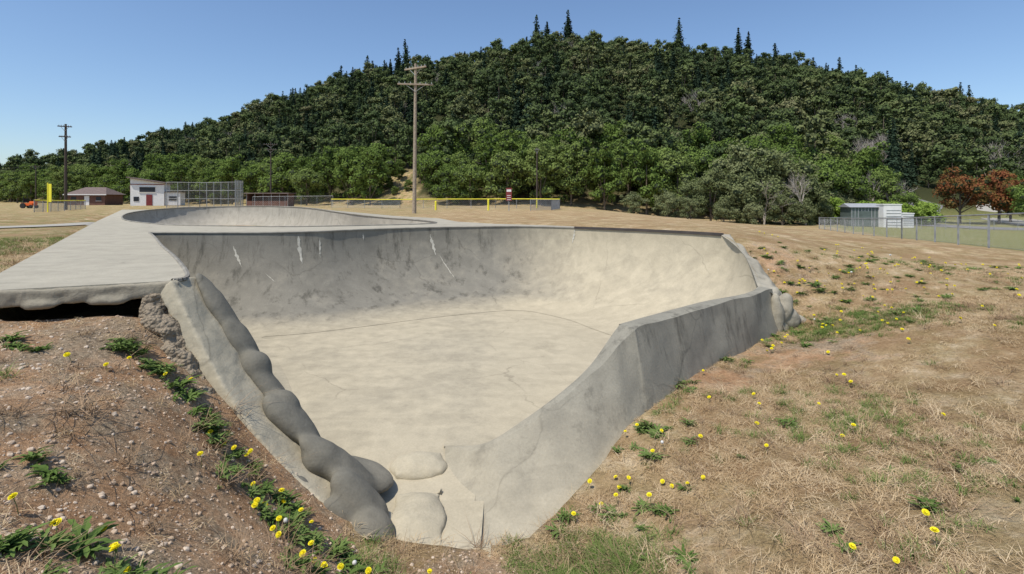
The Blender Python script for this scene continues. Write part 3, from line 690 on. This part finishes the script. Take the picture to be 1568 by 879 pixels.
def conifer(name,seed,H,R,nl,ls):
    rg=np.random.default_rng(seed); Ps=[];Ns=[]
    lv=24
    for k in range(lv):
        t=k/(lv-1); z=H*(.08+.91*t); r=R*(1-t)**.85*rg.uniform(.7,1.2)+.15
        nbx=max(5,int(9*(1-t)+4)); ph=rg.uniform(0,6)
        for j in range(nbx):
            a=ph+j*6.283/nbx+rg.normal(0,.15); L=r*rg.uniform(.55,1.2); m=max(3,int(nl*L/(lv*R*4)))
            s=rg.uniform(.1,1,m)**.8; P=np.c_[np.cos(a)*L*s,np.sin(a)*L*s,z-L*s*.35+rg.normal(0,.12,m)]+rg.normal(0,.12*L,(m,3))*[1,1,.4]
            Ps.append(P);Ns.append(np.tile([math.cos(a)*.5,math.sin(a)*.5,.9],(m,1)))
    V,Fq=leafmesh(np.concatenate(Ps),np.concatenate(Ns),ls,rg,.45); mb=MB()
    mb.cyl((0,0,-1),(0,0,H*1.0),R*.07,.02,7,1,False); mb.cyl((0,0,H*.1),(0,0,H*.93),R*.45,.03,7,2,False)
    return fastmesh(name,V,Fq,mb,[F_con,M_bark,F_con])
def bare(name,seed,H):
    rd=random.Random(seed); mb=MB()
    def br(p,d,L,r,dep):
        q=p+d*L; mb.cyl(p,q,r,r*.65,4,0,False)
        if dep==0: return
        for k in range(rd.choice((2,3,3))):
            nd_=(d+Vector((rd.gauss(0,.42),rd.gauss(0,.42),rd.gauss(.1,.25)))).normalized(); br(p+d*L*rd.uniform(.6,1),nd_,L*rd.uniform(.62,.85),r*.58,dep-1)
    for k in range(3): br(Vector((0,0,-.3)),Vector((rd.gauss(0,.25),rd.gauss(0,.25),1)).normalized(),H*.28,.11,5)
    return mb.build(name,[M_bareb],False,False)
def coll(name,obs):
    c=bpy.data.collections.new(name)
    for o in obs: c.objects.link(o)
    return c
def scatter(name,pts,rots,scl,idx,col):
    me=bpy.data.meshes.new(name); P=np.asarray(pts,np.float32); me.vertices.add(len(P)); me.vertices.foreach_set('co',P.ravel())
    a=me.attributes.new('rot','FLOAT_VECTOR','POINT'); a.data.foreach_set('vector',np.asarray(rots,np.float32).reshape(-1))
    a=me.attributes.new('scl','FLOAT_VECTOR','POINT'); s=np.asarray(scl,np.float32); s=np.repeat(s[:,None],3,1) if s.ndim==1 else s; a.data.foreach_set('vector',s.reshape(-1))
    a=me.attributes.new('vid','INT','POINT'); a.data.foreach_set('value',np.asarray(idx,np.int32))
    o=bpy.data.objects.new(name,me); S.collection.objects.link(o)
    ng=bpy.data.node_groups.new(name+'_gn','GeometryNodeTree')
    ng.interface.new_socket('Geometry',in_out='INPUT',socket_type='NodeSocketGeometry'); ng.interface.new_socket('Geometry',in_out='OUTPUT',socket_type='NodeSocketGeometry')
    gi=nd(ng,'NodeGroupInput');go=nd(ng,'NodeGroupOutput'); ip=nd(ng,'GeometryNodeInstanceOnPoints'); cinf=nd(ng,'GeometryNodeCollectionInfo')
    cinf.inputs['Collection'].default_value=col; cinf.inputs['Separate Children'].default_value=True; cinf.inputs['Reset Children'].default_value=True
    def na(n,t):
        x=nd(ng,'GeometryNodeInputNamedAttribute',data_type=t); x.inputs['Name'].default_value=n; return x.outputs['Attribute']
    er_=nd(ng,'FunctionNodeEulerToRotation'); ng.links.new(na('rot','FLOAT_VECTOR'),er_.inputs[0])
    ng.links.new(gi.outputs[0],ip.inputs['Points']); ng.links.new(cinf.outputs[0],ip.inputs['Instance']); ip.inputs['Pick Instance'].default_value=True
    ng.links.new(na('vid','INT'),ip.inputs['Instance Index']); ng.links.new(er_.outputs[0],ip.inputs['Rotation']); ng.links.new(na('scl','FLOAT_VECTOR'),ip.inputs['Scale'])
    ng.links.new(ip.outputs[0],go.inputs[0]); md=o.modifiers.new('scatter','NODES'); md.node_group=ng; return o

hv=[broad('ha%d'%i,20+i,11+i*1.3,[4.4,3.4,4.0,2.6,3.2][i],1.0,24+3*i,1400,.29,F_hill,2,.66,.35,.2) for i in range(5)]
cv=[conifer('hc%d'%i,40+i,17,4.3-.5*i,2400,.42) for i in range(3)]
hb=[bare('hz0',5,9)]
HC=coll('hill_tree_kinds',hv+cv+hb)
pts=[];sc=[];vid=[]
y=80
while y<440:
    sp=5.4 if y<260 else 7.0
    for x in np.arange(-1.05*y-15,1.07*y+15,sp):
        xx=x+rng.uniform(-2.8,2.8); yy=y+rng.uniform(-2.6,2.6)
        f=np.interp(xx,fx,fy); r=np.interp(xx,rx,ry)
        if yy<f+8 or yy>r+5: continue
        if -.25<xx/yy<-.188 and yy<118: continue
        t=(yy-f)/(r-f); cl=.5+.5*math.sin(xx/13+1)*math.sin(yy/17+xx/31); c2=.5+.5*math.sin(xx/9+2)
        cprob=.07+.45*cl**3+.5*c2*(xx<-50)*(t>.6)+.1*(xx<-20)+.25*c2*(t>.9)
        con=rng.random()<cprob; pts.append((xx,yy,0))
        if con: vid.append(int(rng.integers(5,8))); s=rng.uniform(.4,.9); sc.append((s*1.05,s*1.05,s))
        elif rng.random()<.02: vid.append(8); s=rng.uniform(1.1,1.5); sc.append((s,s,s))
        else: vid.append(int(rng.integers(0,5))); s=rng.uniform(.48,1.08); sc.append((s,s,s*rng.uniform(.85,1.15)))
    y+=5.0
for px,top in((820,22),(836,32),(867,15),(874,26),(1038,27),(1130,42),(1143,46),(1190,64),(1248,86),(1282,86),(1310,99),(1362,107),(1470,116),(1486,118),(625,57),(612,72),(562,84),(575,92),(545,104),(522,100),(503,124),(485,132),(465,135),(448,156),(395,168),(372,180),(345,180),(305,190),(265,208)):
    Yr=np.interp((px-784)/784*270,rx,ry); Xr=(px-784)/784*Yr; g=float(zraw(Xr,Yr)); ht=.9+(305-top)/784*Yr-g
    s=max(.85,min(1.5,ht/17)); pts.append((Xr,Yr,0)); vid.append(int(rng.integers(5,8))); sc.append((1.4,1.4,s))
P=np.array(pts); P[:,2]=zraw(P[:,0],P[:,1])-.5
rot=np.c_[rng.normal(0,.04,len(P)),rng.normal(0,.04,len(P)),rng.uniform(0,6.28,len(P))]
scatter('hillside_forest',P,rot,sc,vid,HC)

fv=[broad('fa%d'%i,60+i,[10.5,13,11.5,12.2][i],[4.3,3.7,4.6,3.2][i],.2,38,4500,.20,F_front,3,.62,.35,.16) for i in range(4)]
FC=coll('alder_kinds',fv)
pts=[];sc=[];vid=[]
for rr,(dy,dx) in enumerate(((-2,0),(4,2.5),(11,1))):
    x=-16.+dx
    while x<66:
        f=np.interp(x,fx,fy); yy=f+dy+rng.uniform(-1.5,1.5)
        if x/yy>-.165: pts.append((x+rng.uniform(-1,1),yy,0)); sc.append(rng.uniform(.66,1.03)*(1+.05*rr)); vid.append(int(rng.integers(0,4)))
        x+=rng.uniform(4.2,6.0)
x=-340
while x<-24:
    f=np.interp(x,fx,fy)
    for dy in(-4,3):
        yy=f+dy+rng.uniform(-3,3)
        if x/yy<-.255: pts.append((x+rng.uniform(-2,2),yy,0)); sc.append(rng.uniform(.75,1.05)); vid.append(int(rng.integers(0,4)))
    x+=rng.uniform(4.5,6.5)
for x,yy,s in((-197,200,.8),(-205,205,.8),(-213,210,.7),(-190,205,.6),(-222,220,.8),(-232,226,.9),(-24.5,112,.3),(-26,108,.25),(-23,118,.4),(-21,104,.25),(-23.5,103,.2),(-25.5,116,.35)): pts.append((x,yy,0));sc.append(s);vid.append(0)
P=np.array(pts); P[:,2]=zraw(P[:,0],P[:,1])-.2
rot=np.c_[np.zeros(len(P)),np.zeros(len(P)),rng.uniform(0,6.28,len(P))]
scatter('alder_tree_line',P,rot,sc,vid,FC)

wv=[broad('wa%d'%i,80+i,6.5+i,3.2,.1,30,4600,.14,F_grey,6,.58,.3,.22) for i in range(3)]+[bare('wb0',11,8),bare('wb1',12,8)]
WC=coll('willow_kinds',wv); pts=[];sc=[];vid=[]
for x,y,s,v in((20,66,.55,0),(23,67,.7,1),(26,67,.85,2),(29,66,1.0,0),(32,66,1.15,1),(35,66,1.2,2),(37.5,66,1.0,0),(39.5,68,.85,1),(31,69,1.3,2),(34.5,70,1.35,0),(26.5,64,.4,1),(29.5,63,.45,0),(33,62.5,.5,2),(36,63,.45,1),(39,65,.5,0),(22.5,64.5,.35,2),(36.3,63.2,1.15,4),(31.5,64,.95,3),(60,84,1.3,4),(63,86,1.2,3),(17,72,.5,0),(57,86,.9,1),(64,88,.9,2),(50,80,.8,0),(53,84,.9,2)):
    pts.append((x,y,zf(x,y)-.1)); sc.append(s); vid.append(v)
scatter('willow_thicket',pts,np.c_[np.zeros(len(pts)),np.zeros(len(pts)),rng.uniform(0,6,len(pts))],sc,vid,WC)
hd=[broad('gh0',95,2.4,1.3,0,16,2600,.09,F_hedge,0)]; GC=coll('hedge_kinds',hd); pts=[]
for k in range(15):
    x=40.5+k*1.05; y=67+rng.uniform(-.5,.5); pts.append((x,y,zf(x,y)-.2))
scatter('hedge',pts,np.c_[np.zeros(15),np.zeros(15),rng.uniform(0,6,15)],rng.uniform(1.0,1.6,15),[0]*15,GC)
for k,(x,y,s) in enumerate(((63,72,1.05),(68.5,72,1.15),(67,66,.85),(74,76,1.1),(58,75,.7))):
    red=k in(0,1); o=broad('red_leaf_tree' if red else 'young_green_tree',100+k,6.6,3.1,1.1,26,4800,.14,F_red if red else F_front,6,.6,.35,.15); o.location=(x,y,zf(x,y)); o.scale=(s,s,s); S.collection.objects.link(o)

# ------------------------------------------------------------------ near vegetation
def tuft(name,seed,nbl,h,spread,wd,mat,lean=.5):
    rg=random.Random(seed); mb=MB()
    for k in range(nbl):
        a=rg.uniform(0,6.28); r=spread*rg.random()**.5; p=Vector((r*math.cos(a),r*math.sin(a),-.004)); b=rg.uniform(0,6.28)
        L=h*rg.uniform(.5,1.2); ln=rg.uniform(.1,lean)*L*1.5; d=Vector((math.cos(b)*ln,math.sin(b)*ln,L*.6)); d2=Vector((math.cos(b)*ln*1.6,math.sin(b)*ln*1.6,L*.25)); s=Vector((-math.sin(b),math.cos(b),0))*wd
        m=p+d; e=m+d2; mb.add([p-s,p+s,m+s*.7,m-s*.7,e],[(0,1,2,3),(3,2,4)])
    return mb.build(name,[mat],False,False)
gv=[tuft('ta%d'%i,i,34,.030,.10,.0018,F_dry,1.3) for i in range(3)]+[tuft('tb0',9,34,.06,.07,.0026,F_ggrass,.7),tuft('tb1',10,14,.12,.05,.0022,F_dry,.6),tuft('tc0',12,30,.10,.07,.0022,F_dead,1.0)]
TC=coll('grass_kinds',gv)
n_=24000
rr=rng.uniform(0,1,n_)**.75; Yp=1.6+rr*11; Xp=rng.uniform(-1.1,1.15,n_)*Yp
Xp=np.r_[Xp,rng.normal(.75,.5,500)]; Yp=np.r_[Yp,rng.normal(4.35,.3,500)]
ok=(sdist(BOWL,Xp,Yp)<-.02)&(sdist(DECK,Xp,Yp)<-.02); Xp=Xp[ok];Yp=Yp[ok]
dd=dirtf(Xp,Yp)+.25*wob(Xp*1.2,Yp*1.2); gg=greenf(Xp,Yp)+.3*wob(Xp,Yp); u=rng.random(len(Xp)); pt=wob(Xp*.9+5,Yp*.9)
keep=((dd<.45)&((pt>-.1)|(u<.25)))|(u<.08)|(gg>.9); Xp=Xp[keep];Yp=Yp[keep];gg=gg[keep];dd=dd[keep];u=rng.random(len(Xp))
v=rng.integers(0,3,len(Xp)); v=np.where(u<np.clip((gg-.2)*.8,0.015,.85),3,v); v=np.where(rng.random(len(Xp))<.02,4,v); v=np.where((rng.random(len(Xp))<np.where(dd>.45,.4,.035)),5,v)
P=np.c_[Xp,Yp,zfun(Xp,Yp)]
scatter('dry_grass',P,np.c_[rng.normal(0,.1,len(P)),rng.normal(0,.1,len(P)),rng.uniform(0,6.28,len(P))],rng.uniform(.7,1.4,len(P)),v,TC)

def weed(name,seed,nl,L):
    rg=random.Random(seed); mb=MB()
    for k in range(nl):
        a=rg.uniform(0,6.28); l=L*rg.uniform(.4,1.15); el=rg.uniform(.2,1.3); w=l*rg.uniform(.08,.14); st=6
        o=Vector((rg.uniform(-.03,.03),rg.uniform(-.03,.03),0)); prev=None; tw=rg.uniform(-.4,.4); a2=rg.uniform(-.5,.5)
        for q in range(st+1):
            t=q/st; aa=a+a2*t; d=Vector((math.cos(aa),math.sin(aa),0)); s=Vector((-math.sin(aa),math.cos(aa),0))
            p=o+d*(l*t*math.cos(el*(1-.6*t)))+Vector((0,0,l*math.sin(el)*t*(1.15-.75*t))); ww=w*math.sin(math.pi*min(1,t*.93+.05))**.7*(1 if q%2 else .5)
            cur=(p-s*ww+Vector((0,0,ww*.35+tw*ww)),p,p+s*ww+Vector((0,0,ww*.35-tw*ww)))
            if prev: mb.add([prev[0],prev[1],prev[2],cur[0],cur[1],cur[2]],[(0,1,4,3),(1,2,5,4)])
            prev=cur
    return mb.build(name,[F_weed],False,False)
wk=[weed('wd%d'%i,i,30+6*i,.10+.012*i) for i in range(4)]; WK=coll('weed_kinds',wk)
def clus(cl):
    o=[]
    for cx,cy,ax,ay,n in cl:
        for _ in range(n):
            x=cx+rng.normal(0,ax);y=cy+rng.normal(0,ay)
            if sdist(BOWL,np.array([x]),np.array([y]))[0]<-.03 and sdist(DECK,np.array([x]),np.array([y]))[0]<-.02: o.append((x,y))
    return o
line=[(-3.75+t*2.5,4.98-.75*t) for t in np.linspace(0,1,18)]
wp=[(x+rng.normal(0,.09),y+rng.normal(0,.07)) for x,y in line for _ in range(4)]
wp+=clus([(-2.55,4.5,.2,.1,8),(-1.9,4.15,.25,.12,26),(-1.3,3.75,.2,.15,14),(-2.15,2.35,.2,.1,14),(-1.75,2.5,.1,.08,6),(-2.75,3.0,.1,.08,6),(-4.3,4.5,.15,.1,5),(-.3,4.2,.4,.12,14),(1.6,6.0,.25,.25,16),(2.3,7.1,.2,.15,9),(3.3,8.05,.2,.1,8),(3,5,1.3,1,18),(7,10.6,1.6,1,70),(5.7,9.2,.8,.5,30),(9,12,1.8,1.3,50),(2.2,3.3,1,.6,8),(1.0,5.0,.3,.2,12),(1.2,4.2,.3,.2,5)])
Wp=np.array(wp); sc=rng.uniform(.4,1.25,len(Wp)); P=np.c_[Wp,zfun(Wp[:,0],Wp[:,1])-.005]
scatter('dandelion_leaves',P,np.c_[rng.normal(0,.12,len(P)),rng.normal(0,.12,len(P)),rng.uniform(0,6.28,len(P))],sc,rng.integers(0,4,len(P)),WK)
def dand(name,seed,h,fl=False):
    rg=random.Random(seed); mb=MB(); top=Vector((rg.uniform(-.03,.03),rg.uniform(-.03,.03),h)); mb.cyl((0,0,-.01),top*.5+Vector((.008,0,0)),.0018,n=5,mi=1,cap=False); mb.cyl(top*.5+Vector((.008,0,0)),top,.0018,n=5,mi=1,cap=False)
    if fl:
        bm=bmesh.new(); bmesh.ops.create_icosphere(bm,subdivisions=2,radius=.02,matrix=Matrix.Translation(top)); mb.add([v.co[:] for v in bm.verts],[[v.index for v in f.verts] for f in bm.faces],2); bm.free()
    else:
        tx,ty=rg.uniform(-.35,.35),rg.uniform(-.6,.0); M=Matrix.Translation(top)@Matrix.Rotation(tx,4,'Y')@Matrix.Rotation(-ty,4,'X')
        for ring,(R0,zz,n) in enumerate(((.024,.003,18),(.020,.010,16),(.013,.015,11))):
            for k in range(n):
                a=6.283*k/n+ring*.2; w=.0042; d=Vector((math.cos(a),math.sin(a),0)); s=Vector((-math.sin(a),math.cos(a),0))*w
                mb.add([M@Vector((0,0,0)),M@(d*R0*.8-s+Vector((0,0,zz))),M@(d*R0+Vector((0,0,zz*.8))),M@(d*R0*.8+s+Vector((0,0,zz)))],[(0,1,2,3)],0)
        mb.cyl(M@Vector((0,0,-.012)),M@Vector((0,0,.002)),.004,.009,8,1)
    return mb.build(name,[M_petal,F_weed,M_fluff],False,False)
dk=[dand('da%d'%i,i,.04+.025*i) for i in range(4)]+[dand('db0',9,.12,True)]; DK=coll('dandelion_kinds',dk)
dp=clus([(-2.45,4.5,.2,.1,7),(-1.95,4.2,.2,.12,9),(-1.45,3.85,.2,.15,10),(-2.2,2.55,.25,.12,8),(-3.4,4.7,.4,.2,5),(-.6,4.1,.35,.12,16),(1.1,5.1,.3,.3,9),(1.8,5.6,.6,.5,10),(2.8,6.4,.8,.6,9),(2.2,3.5,.9,.5,8),(7,10.6,1.6,1,80),(5.3,8.6,.9,.7,24),(9.5,12.4,1.8,1.4,50),(4,5.8,1.0,.9,6)])
Dp=np.array(dp); P=np.c_[Dp,zfun(Dp[:,0],Dp[:,1])]; vid=rng.integers(0,4,len(P)); vid=np.where(rng.random(len(P))<.04,4,vid)
scatter('dandelion_flowers',P,np.c_[rng.normal(0,.1,len(P)),rng.normal(0,.1,len(P)),rng.normal(0,.6,len(P))],rng.uniform(.8,1.15,len(P)),vid,DK)
def peb(name,seed):
    bm=bmesh.new(); bmesh.ops.create_icosphere(bm,subdivisions=2,radius=1)
    for v in bm.verts: v.co*=1+.35*mnoise.noise(v.co*1.3+Vector((seed*9,0,0))); v.co.z*=.65
    me=bpy.data.meshes.new(name); bm.to_mesh(me); bm.free(); me.materials.append(M_peb); return bpy.data.objects.new(name,me)
PK=coll('pebble_kinds',[peb('pb%d'%i,i) for i in range(4)])
n_=14000; Yp=rng.uniform(1.6,5.6,n_); Xp=rng.uniform(-1.1,.5,n_)*Yp; ok=(dirtf(Xp,Yp)>.4)&(sdist(BOWL,Xp,Yp)<.0)&(sdist(DECK,Xp,Yp)<0); Xp=Xp[ok];Yp=Yp[ok]
P=np.c_[Xp,Yp,zfun(Xp,Yp)]; s=.003+.016*rng.random(len(P))**6+.003*rng.random(len(P))
scatter('gravel',P,rng.uniform(0,3,(len(P),3))*[.1,.1,2],s,rng.integers(0,4,len(P)),PK)

# ------------------------------------------------------------------ light, sky, camera
ts=Vector((-.36,-.38,1.0)).normalized()
L=bpy.data.lights.new('sun','SUN'); L.energy=4.4; L.angle=R_(.5); L.color=(1,.94,.85)
lo=bpy.data.objects.new('sun',L); lo.rotation_euler=ts.to_track_quat('Z','Y').to_euler(); S.collection.objects.link(lo)
w=bpy.data.worlds.new('World'); S.world=w; w.use_nodes=True; nt=w.node_tree
sk=nd(nt,'ShaderNodeTexSky'); sk.sky_type='NISHITA'; sk.sun_disc=False; sk.sun_elevation=math.asin(ts.z); sk.sun_rotation=math.atan2(ts.x,ts.y)
sk.air_density=1.0; sk.dust_density=.7; sk.ozone_density=5.0; sk.altitude=0
nt.links.new(sk.outputs[0],nt.nodes['Background'].inputs[0]); nt.nodes['Background'].inputs[1].default_value=.15
cam=bpy.data.cameras.new('camera'); cam.lens=18; cam.sensor_width=36; cam.shift_y=-.0858; cam.clip_end=6000; cam.clip_start=.05
co=bpy.data.objects.new('camera',cam); co.location=(0,0,.9); co.rotation_euler=(R_(90),0,0); S.collection.objects.link(co); S.camera=co
S.view_settings.view_transform='Standard'; S.view_settings.look='None'; S.view_settings.exposure=0
